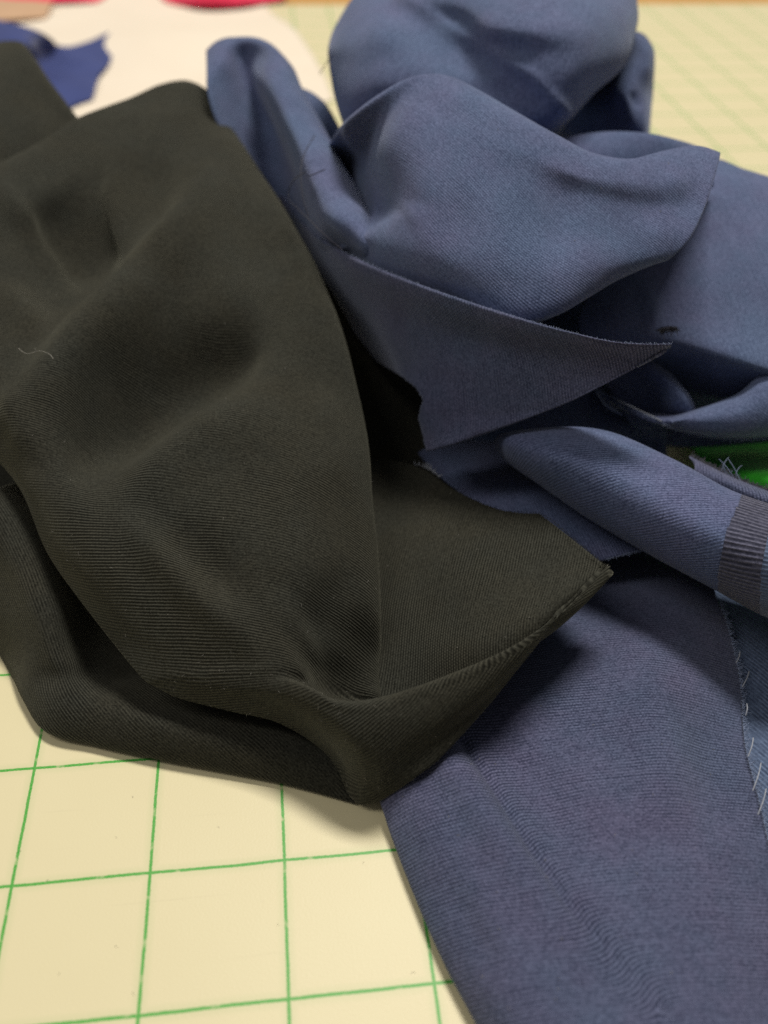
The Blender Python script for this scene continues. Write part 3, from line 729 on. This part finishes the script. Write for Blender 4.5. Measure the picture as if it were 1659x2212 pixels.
cloth("pointed_flap", pointed, BLUE_DARK, heap, cols=12, res=(210, 260), mask=lambda u, v, x, y: not inside(x, y, SHADE_CUT), rot=75, rumple=0.4, seed=10.0,
      creases=[([(880, 780), (900, 850), (930, 960)], 1.5, 30)])

tubef = [
  [(470, 230, 35), (500, 215, 38), (530, 205, 40), (550, 205, 40), (580, 205, 42), (610, 220, 42), (640, 250, 42), (640, 270, 40)],
  [(452, 132, 66), (480, 106, 69), (520, 100, 70), (545, 98, 71), (575, 104, 71.5), (600, 120, 70), (628, 152, 66), (625, 175, 54)],
  [(445, 110, 75), (474, 89, 78), (515, 83, 79), (545, 84, 79.5), (575, 92, 79.5), (603, 112, 78.5), (630, 142, 75), (626, 165, 60)],
  [(446, 142, 74), (478, 130, 75.5), (525, 126, 73.5), (555, 126, 75), (585, 126, 78), (613, 140, 77.5), (640, 167, 74), (634, 190, 60)],
  [(448, 185, 71), (500, 182, 69), (540, 180, 67), (558, 172, 72.5), (585, 166, 76.5), (625, 176, 75.8), (653, 196, 72), (647, 217, 58)],
  [(470, 262, 63), (530, 264, 59), (576, 262, 57.5), (594, 254, 67.5), (622, 247, 72.5), (662, 249, 72), (690, 259, 67), (682, 281, 54)],
  [(530, 355, 50), (580, 357, 47), (616, 354, 50), (635, 346, 62.5), (665, 339, 69), (708, 341, 68.8), (738, 349, 63.5), (731, 371, 50)],
  [(580, 440, 40), (620, 437, 42), (650, 432, 50), (668, 425, 61), (698, 418, 67), (742, 417, 67.2), (779, 421, 62), (776, 446, 50)],
  [(610, 505, 36), (650, 497, 43), (684, 490, 54), (702, 483, 61.5), (730, 476, 66), (766, 472, 66.8), (800, 471, 63.5), (818, 480, 59)],
  [(650, 560, 33), (690, 545, 45), (720, 537, 51), (735, 532, 55.5), (760, 528, 61), (790, 525, 64), (820, 520, 64.5), (850, 518, 64)],
  [(690, 620, 22), (720, 602, 30), (745, 592, 38), (760, 588, 43), (785, 584, 49), (815, 582, 56), (850, 580, 57), (890, 580, 57)],
]
cloth("tube_fold", tubef, BLUE_FINE, heap, cols=15, res=(160, 100), rot=20, rumple=0.35, seed=11.0)

crumple = [
  [(800, -150, 96), (1000, -170, 106), (1200, -170, 106), (1335, -150, 98), (1325, -120, 80)],
  [(790, -20, 78), (777, -10, 92), (870, -25, 99), (1000, -25, 102), (1200, -25, 104), (1357, -10, 98), (1345, 15, 80)],
  [(745, 95, 70), (724, 85, 86), (830, 65, 93), (960, 50, 94), (1060, 55, 98.5), (1200, 60, 100), (1356, 65, 94), (1345, 90, 76)],
  [(745, 150, 66), (720, 138, 81), (830, 125, 88), (980, 105, 90), (1120, 110, 94), (1230, 120, 94), (1337, 132, 88), (1325, 155, 72)],
  [(760, 235, 60), (740, 225, 74), (850, 200, 81), (1000, 180, 84), (1130, 180, 87), (1200, 190, 87), (1276, 196, 82), (1262, 215, 66)],
  [(790, 300, 52), (765, 295, 65), (900, 285, 68), (1050, 275, 74), (1150, 270, 77), (1190, 272, 77), (1222, 268, 75), (1210, 285, 60)],
  [(800, 380, 40), (780, 370, 48), (900, 360, 50), (1050, 350, 55), (1150, 340, 60), (1190, 335, 60), (1225, 330, 58), (1210, 340, 48)],
]
cloth("crumpled_fold", crumple, BLUE_FINE, heap, cols=14, res=(120, 130), rot=70, rumple=0.6, seed=12.0,
      creases=[([(860, -20), (960, 55), (1060, 112), (1150, 165), (1220, 240)], 1.2, 15, 'full'),
               ([(820, -30), (930, 70), (1040, 140), (1150, 225), (1190, 290)], -1.5, 45, 'full'),
               ([(780, 40), (850, 100), (940, 170)], 0.8, 30)])

pleat = [
  [(1260, 200, 50), (1330, 140, 60), (1380, 110, 62), (1400, 140, 60), (1405, 190, 55)],
  [(1290, 130, 76), (1340, 85, 82), (1380, 83, 84), (1405, 105, 82), (1412, 130, 74)],
  [(1270, 190, 73), (1320, 150, 72), (1360, 130, 79), (1395, 140, 79), (1414, 152, 72)],
  [(1205, 262, 66), (1290, 210, 68), (1345, 190, 74), (1385, 200, 72), (1410, 205, 66)],
  [(1170, 300, 60), (1280, 265, 62), (1345, 250, 66), (1385, 255, 67), (1406, 260, 61)],
  [(1210, 310, 52), (1280, 310, 55), (1345, 310, 58), (1385, 310, 60), (1403, 310, 56)],
]
cloth("small_pleat", pleat, BLUE_FINE, heap, cols=9, res=(80, 70), rot=70, rumple=0.5, seed=13.0,
      creases=[([(1340, 180), (1360, 230), (1378, 295)], 1.2, 9), ([(1360, 195), (1372, 215), (1380, 240)], -1.5, 9)])

backf = [
  [(1180, 400, 40), (1300, 380, 45), (1400, 380, 45), (1480, 400, 45), (1530, 410, 42)],
  [(1130, 320, 65), (1200, 310, 67), (1300, 297, 70), (1400, 298, 71), (1480, 315, 69), (1530, 335, 64)],
  [(1130, 310, 69), (1200, 300, 71), (1300, 287, 73), (1400, 290, 74), (1480, 308, 72), (1530, 326, 67)],
  [(1190, 350, 68), (1300, 330, 70), (1400, 335, 70), (1480, 350, 68), (1530, 370, 63)],
  [(1190, 430, 58), (1300, 420, 60), (1400, 420, 60), (1480, 430, 58), (1530, 440, 54)],
]
cloth("back_fold", backf, BLUE_FINE, heap, cols=9, res=(60, 80), rot=70, rumple=0.4, seed=14.0)

side = [
  [(1350, 450, 25), (1545, 440, 30), (1610, 460, 30), (1680, 480, 30), (1850, 540, 25)],
  [(1370, 372, 56), (1545, 357, 60), (1600, 378, 60), (1665, 400, 59), (1850, 470, 52)],
  [(1370, 358, 61), (1545, 343, 65), (1600, 363, 65), (1662, 383, 64), (1850, 455, 58)],
  [(1340, 470, 57), (1450, 460, 60), (1550, 455, 61), (1660, 475, 60), (1850, 520, 55)],
  [(1290, 600, 51), (1390, 590, 54), (1460, 590, 54), (1550, 600, 55), (1660, 610, 54), (1850, 640, 50)],
  [(1250, 690, 45), (1350, 690, 48.5), (1450, 690, 49), (1560, 690, 50), (1660, 700, 49), (1850, 720, 46)],
  [(1270, 750, 38), (1400, 745, 43.5), (1470, 748, 45), (1560, 762, 46), (1640, 786, 45), (1850, 830, 41)],
  [(1300, 780, 30), (1400, 765, 38), (1480, 768, 41), (1560, 782, 43), (1640, 806, 42), (1850, 850, 38)],
  [(1340, 820, 24), (1430, 820, 28), (1500, 830, 30), (1570, 840, 32), (1650, 850, 33), (1850, 880, 32)],
  [(1380, 880, 16), (1450, 890, 17), (1520, 900, 18), (1590, 900, 20), (1660, 900, 22), (1850, 920, 24)],
  [(1400, 960, 6), (1460, 965, 7), (1530, 965, 8), (1600, 960, 9), (1680, 955, 10), (1860, 970, 12)],
]
cloth("side_panel", side, BLUE_FINE, heap, cols=13, res=(140, 120), rot=70, rumple=0.6, seed=15.0,
      creases=[([(1390, 600), (1405, 660), (1430, 740)], 1.2, 22)])

curl = [
  [(1290, 850, 14), (1360, 880, 18), (1440, 890, 22), (1530, 880, 25), (1610, 860, 28), (1680, 800, 33), (1820, 760, 36)],
  [(1285, 835, 24), (1337, 866, 27.5), (1425, 910, 31), (1520, 882, 34), (1600, 851, 37), (1662, 797, 42), (1800, 740, 42)],
  [(1290, 850, 25), (1345, 874, 27), (1440, 916, 30), (1530, 905, 34), (1615, 885, 37), (1680, 850, 40), (1810, 820, 40)],
  [(1300, 872, 22), (1350, 886, 24.5), (1450, 925, 28), (1540, 932, 31), (1630, 925, 33), (1690, 905, 35), (1810, 880, 36)],
  [(1310, 885, 20), (1355, 890, 23), (1460, 931, 26), (1550, 946, 28), (1640, 944, 29), (1700, 938, 30), (1810, 920, 31)],
]
cloth("curled_edge", curl, BLUE_FINE, heap, cols=12, res=(60, 120), rot=60, rumple=0.3, seed=16.0)

ridge = [
  [(1300, 800, 27), (1350, 780, 33), (1395, 775, 36), (1430, 790, 33), (1450, 800, 25)],
  [(1310, 830, 25), (1370, 810, 31), (1412, 800, 36), (1450, 815, 35), (1470, 830, 25)],
  [(1330, 860, 23), (1400, 845, 28), (1440, 835, 34), (1480, 850, 34), (1492, 870, 23)],
  [(1350, 900, 19), (1420, 890, 24), (1460, 880, 30), (1494, 885, 31), (1500, 910, 21)],
  [(1370, 930, 15), (1440, 925, 19), (1480, 920, 23), (1500, 925, 25), (1510, 940, 17)],
]
cloth("inner_ridge", ridge, BLUE_FINE, heap, cols=9, res=(60, 60), rot=60, rumple=0.3, seed=17.0)

hidden = [
  [(640, 480, 22), (800, 500, 26), (1000, 520, 36), (1200, 540, 36), (1420, 600, 30)],
  [(680, 640, 14), (800, 660, 18), (1000, 680, 22), (1200, 700, 28), (1420, 740, 24)],
  [(720, 800, 6), (820, 820, 8), (1000, 840, 14), (1200, 850, 18), (1420, 880, 16)],
  [(760, 930, 2), (850, 950, 3), (1000, 950, 6), (1200, 930, 12), (1440, 930, 14)],
  [(760, 1010, 1), (850, 1010, 1.2), (1000, 1000, 3), (1200, 960, 8), (1440, 950, 11)],
  [(760, 1110, 1), (850, 1110, 1.3), (1000, 1090, 2), (1200, 1050, 4), (1440, 1040, 5)],
]
cloth("inner_layer", hidden, BLUE_FINE, heap, cols=9, res=(70, 70), rot=60, rumple=0.8, seed=18.0)

darkf = [
  [(600, 230, 40), (660, 230, 42), (700, 250, 42), (740, 300, 40)],
  [(610, 190, 62), (655, 196, 64), (700, 226, 62), (738, 290, 56)],
  [(620, 230, 60), (660, 240, 62), (705, 270, 58), (745, 320, 52)],
  [(650, 330, 50), (690, 340, 50), (730, 350, 48), (770, 380, 45)],
]
cloth("shaded_fold", darkf, BLUE_FINE, heap, cols=7, res=(50, 50), rot=60, rumple=0.4, seed=19.0)

# ---------------------------------------------------------------- background scraps
green = cloth("green_scrap", [
  [(1450, 860, 3), (1570, 860, 4), (1800, 880, 5)],
  [(1485, 950, 3), (1590, 960, 5), (1820, 980, 6)],
  [(1530, 1020, 6), (1600, 1035, 15), (1700, 1045, 22), (1840, 1060, 24)],
  [(1520, 1100, 2), (1640, 1130, 3), (1860, 1150, 4)]], GREEN, None, cols=7, res=(40, 40), rumple=1.0, seed=20.0)
tag(green, "bright green cloth glimpsed behind the roll at the right edge", "cloth")

pale = cloth("pale_scrap", [
  [(-150, -40, 1), (100, -30, 1.5), (350, -20, 2), (560, -10, 1)],
  [(-150, 30, 1), (100, 30, 2), (350, 25, 3), (590, 30, 1)],
  [(-150, 110, 1), (150, 110, 2), (400, 90, 8), (640, 70, 1)],
  [(-100, 200, 1), (200, 190, 2), (450, 170, 2), (690, 140, 1)],
  [(-100, 280, 1), (200, 280, 2), (450, 260, 2), (720, 215, 1)]], PALE, None, cols=9, res=(80, 80), rumple=2.0, rumple_size=0.06, seed=21.0)
tag(pale, "pale cream cloth spread on the mat behind the olive cloth", "cloth")

royal = cloth("royal_blue_scrap", [
  [(-140, 30, 4), (-40, 36, 20), (0, 44, 26), (62, 60, 27), (105, 78, 20), (123, 97, 10), (151, 100, 6), (195, 88, 5), (250, 64, 4)],
  [(-140, 70, 6), (-20, 80, 27), (50, 92, 27), (88, 112, 14), (118, 122, 7), (160, 122, 6), (200, 115, 5), (244, 108, 4)],
  [(-120, 150, 10), (10, 140, 20), (60, 135, 14), (100, 145, 8), (140, 150, 6), (180, 148, 5), (236, 137, 4)],
  [(-100, 220, 6), (40, 200, 9), (90, 190, 6), (130, 190, 6), (160, 186, 6), (213, 165, 4)],
  [(-100, 250, 4), (50, 230, 5), (100, 220, 5), (140, 215, 5), (170, 210, 5), (206, 192, 4)],
  [(-100, 290, 3), (50, 260, 3), (100, 250, 3), (140, 240, 3.5), (160, 228, 3.5), (200, 213, 3.5)]], ROYAL, None, cols=14, res=(80, 90), rumple=0.8, seed=22.0)
tag(royal, "royal blue scrap with a ragged end lying on the pale cloth", "cloth")

crim = cloth("crimson_scrap", [
  [(330, -60, 3), (450, -70, 8), (600, -50, 3)],
  [(335, -20, 3), (450, -25, 14), (620, -20, 3)],
  [(360, 6, 2), (430, 12, 5), (500, 12, 5), (610, -2, 2)]], CRIMSON, None, cols=8, res=(40, 40), rumple=2.0, seed=23.0)
tag(crim, "crumpled crimson scrap at the top edge above the pale cloth", "cloth")
crim2 = cloth("red_scrap", [
  [(-80, -60, 3), (100, -60, 6), (230, -50, 3)],
  [(-80, -25, 3), (100, -25, 8), (240, -20, 3)],
  [(-80, 4, 3), (100, 3, 5), (210, 3, 3)]], CRIMSON, None, cols=8, res=(30, 40), rumple=1.0, seed=24.0)
tag(crim2, "thin strip of red cloth at the top left corner", "cloth")
tan = cloth("rose_tan_scrap", [
  [(-80, -10, 4), (40, -5, 5), (118, 0, 4)],
  [(-80, 20, 5), (40, 18, 6), (108, 18, 5)],
  [(-80, 44, 3), (40, 42, 4), (100, 38, 3)]], TAN, None, cols=7, res=(30, 40), rumple=0.6, seed=25.0)
tag(tan, "rose tan cloth corner in the top left beneath the red strip", "cloth")

# ---------------------------------------------------------------- threads, frayed edges and lint
def thread(name, pts, mat, label, r=0.00014, parent=None):
    V, Fc = tube([at(*p) for p in pts], r, r, 5, n=26)
    o = link_mesh(name, V, Fc, mat, parent)
    if parent is None: tag(o, label, "thread")
    return o
thread("loose_thread", [(680, 292, 75), (655, 340, 73), (650, 380, 72), (655, 430, 69), (667, 468, 66)], THREAD_D, "long dark loose thread curving down the narrow blue tube fold")
thread("loose_thread", [(660, 372, 72), (630, 396, 66), (622, 425, 62), (645, 452, 62), (672, 478, 64), (702, 508, 66), (740, 540, 65)], THREAD_D, "dark looped thread beside the olive edge on the blue fold")
thread("loose_thread", [(702, 366, 74), (684, 374, 74), (664, 382, 73)], THREAD_D, "short dark thread snippet lying across the blue tube fold")
thread("loose_thread", [(722, 96, 84), (716, 118, 82), (704, 138, 79), (690, 160, 74)], THREAD_D, "dark thread hanging off the back of the blue heap")

def fringe(name, pts, n, length, mat, parent, r=0.00005, out=(0, 0, 0), spread=1.0, h=0.3, kind="stuff", curl=0.4):
    """short yarn ends along an edge: pts are (x, y, height) stations"""
    P = spline(np.array([at(*p) for p in pts]), n)
    B = Bundle()
    T = np.gradient(P, axis=0); T /= np.maximum(np.linalg.norm(T, axis=1, keepdims=True), 1e-9)
    for k in range(n):
        L = length*0.001*random.uniform(0.3, 1.0)
        d = np.array(out, float) + spread*rng.normal(size=3)*0.6
        d[2] = d[2]*0.6 + 0.15
        d /= max(np.linalg.norm(d), 1e-6)
        b = rng.normal(size=3)*curl
        p0 = P[k] + T[k]*random.uniform(-0.0004, 0.0004)
        V, Fc = tube([p0 - d*L*0.25, p0 + d*L*0.4, p0 + d*L*0.75 + b*L*0.25, p0 + d*L + b*L*0.6], r, r*0.6, 4, n=6)
        B.add(V, Fc)
    o = B.build(name, mat, parent)
    o["kind"] = kind
    return o

fringe("frayed_edge", [(1555, 1300, 9), (1572, 1350, 8), (1590, 1420, 7.6), (1601, 1480, 7.4), (1612, 1610, 7), (1640, 1725, 7), (1672, 1870, 7)], 420, 1.5, THREAD_B, pan, out=(1.0, 0.1, 0), spread=0.7)
for a, b in (((1618, 1450, 9), (1603, 1484, 9)), ((1613, 1520, 8), (1611, 1545, 8)), ((1627, 1594, 9), (1616, 1634, 9)), ((1644, 1648, 9), (1626, 1708, 9)), ((1655, 1704, 9), (1637, 1760, 9)), ((1598, 1408, 9), (1590, 1432, 9))):
    m = ((a[0]+b[0])/2 + 2, (a[1]+b[1])/2, a[2]+0.8)
    thread("pale_yarn", [a, m, b], THREAD_W, None, r=0.00012, parent=pan)
fringe("frayed_edge", [(1310, 1207, 18.3), (1350, 1197, 18.6), (1395, 1185, 18.8)], 90, 0.9, THREAD_B, so, out=(-0.3, -0.8, -0.2), spread=0.6)
fringe("frayed_edge", [(900, 1004, 18), (925, 1012, 18.5), (950, 1030, 19.2)], 40, 1.6, THREAD_W, so, out=(0, 0.3, 0.3), spread=0.9, r=0.00009)
fringe("raw_edge", [(740, 543, 60), (900, 612, 63.7), (1060, 668, 64.7), (1200, 708, 65.7), (1320, 737, 66.2), (1450, 743, 66.2)], 260, 0.5, THREAD_B, heap, out=(0, 0.3, 0.5), spread=0.9)
fringe("raw_edge", [(1423, 712, 51), (1440, 708, 51.5), (1462, 708, 51.5)], 130, 3.0, THREAD_D, heap, out=(-0.2, -0.9, 0.0), spread=0.25, r=0.00013)
fringe("raw_edge", [(1337, 868, 28), (1430, 912, 31.4), (1480, 934, 27.5), (1560, 947, 28.4), (1660, 945, 29.6)], 300, 0.9, THREAD_B, heap, out=(0, -0.5, -0.2), spread=0.9)
thread("pale_yarn", [(1334, 865, 28.6), (1380, 886, 30.4), (1430, 910, 32)], THREAD_W, None, r=0.00022, parent=heap)
thread("pale_yarn", [(1288, 846, 26), (1310, 876, 25.5), (1345, 896, 25)], THREAD_B, None, r=0.0003, parent=heap)
fringe("frayed_edge", [(1490, 986, 30), (1560, 1021, 31), (1620, 1047, 31), (1720, 1081, 30)], 380, 1.8, THREAD_D, roll, out=(0.7, 0.6, -0.3), spread=0.3, r=0.00011)
fringe("frayed_edge", [(1560, 1022, 31), (1600, 1040, 31)], 7, 6.0, THREAD_B, roll, out=(-0.3, 0.5, 0.6), spread=0.35, r=0.0001)
fringe("raw_edge", [(795, 986, 13), (830, 994, 15), (900, 1005, 18), (960, 1045, 20), (1030, 1083, 22), (1090, 1104, 23.4), (1165, 1110, 25.8), (1240, 1166, 29), (1306, 1219, 32)], 380, 0.5, OLIVE, olive, out=(0.2, 0.4, 0.4), spread=0.9)

def lint(sheet_o, mat, parent, n, name="lint", lo=0.25, hi=0.9, r=0.00003, where=None):
    S, Nn = SHEETS[sheet_o]
    nu, nv, _ = S.shape
    B = Bundle(); k = 0; tries = 0
    while k < n and tries < n*30:
        tries += 1
        i, j = random.randrange(2, nu-2), random.randrange(2, nv-2)
        p, nn = S[i, j], Nn[i, j]
        if where is not None:
            q = project(p[None])[0]
            if not where(q[0], q[1]): continue
        L = random.uniform(lo, hi)*0.001
        t = rng.normal(size=3); t -= nn*(t @ nn); t /= max(np.linalg.norm(t), 1e-9)
        u = np.cross(nn, t); c = random.uniform(-0.6, 0.6)
        p = p + nn*0.00006
        V, Fc = tube([p, p + (t*0.5 + u*c*0.3 + nn*0.25)*L, p + (t + u*c + nn*random.uniform(0.0, 0.5))*L], r, r*0.7, 4, n=5)
        B.add(V, Fc); k += 1
    o = B.build(name, mat, parent); o["kind"] = "stuff"
    return o
lint("drape", LINT, olive, 190, lo=0.2, hi=0.9, r=0.000028, where=lambda x, y: 600 < y < 1700 and 30 < x)
lint("flap", LINT, olive, 14, lo=0.2, hi=0.5, r=0.00005)
lint("panel", LINT, pan, 40, lo=0.2, hi=0.6, r=0.00004, where=lambda x, y: y > 1500 and x < 1600)
lint("broad_fold", LINT, heap, 16, lo=0.2, hi=0.6, r=0.00005)
NAP = plain_cloth("olive_nap", (0.03, 0.028, 0.02), (0.085, 0.08, 0.06), 900)
lint("drape", NAP, olive, 3500, name="nap", lo=0.3, hi=0.8, r=0.00002)
thread("pale_yarn", [(40, 752, 52), (60, 764, 52), (85, 758, 52), (105, 764, 52), (115, 775, 52)], LINT, None, r=0.00006, parent=olive)

# a few fibres dropped on the mat
dust = Bundle()
for k in range(12):
    p = at(random.uniform(20, 900), random.uniform(1700, 2200), 0.1)
    a = random.uniform(0, 6.28); L = random.uniform(0.0003, 0.0009)
    V, Fc = tube([p, p + np.array([math.cos(a), math.sin(a), 0.15])*L*0.5, p + np.array([math.cos(a+0.7), math.sin(a+0.7), 0.0])*L], 0.00002, 0.000015, 4, n=5)
    dust.add(V, Fc)
dl = dust.build("mat_lint", LINT)
tag(dl, "tiny grey fibres scattered on the cream mat", "lint", kind="stuff")
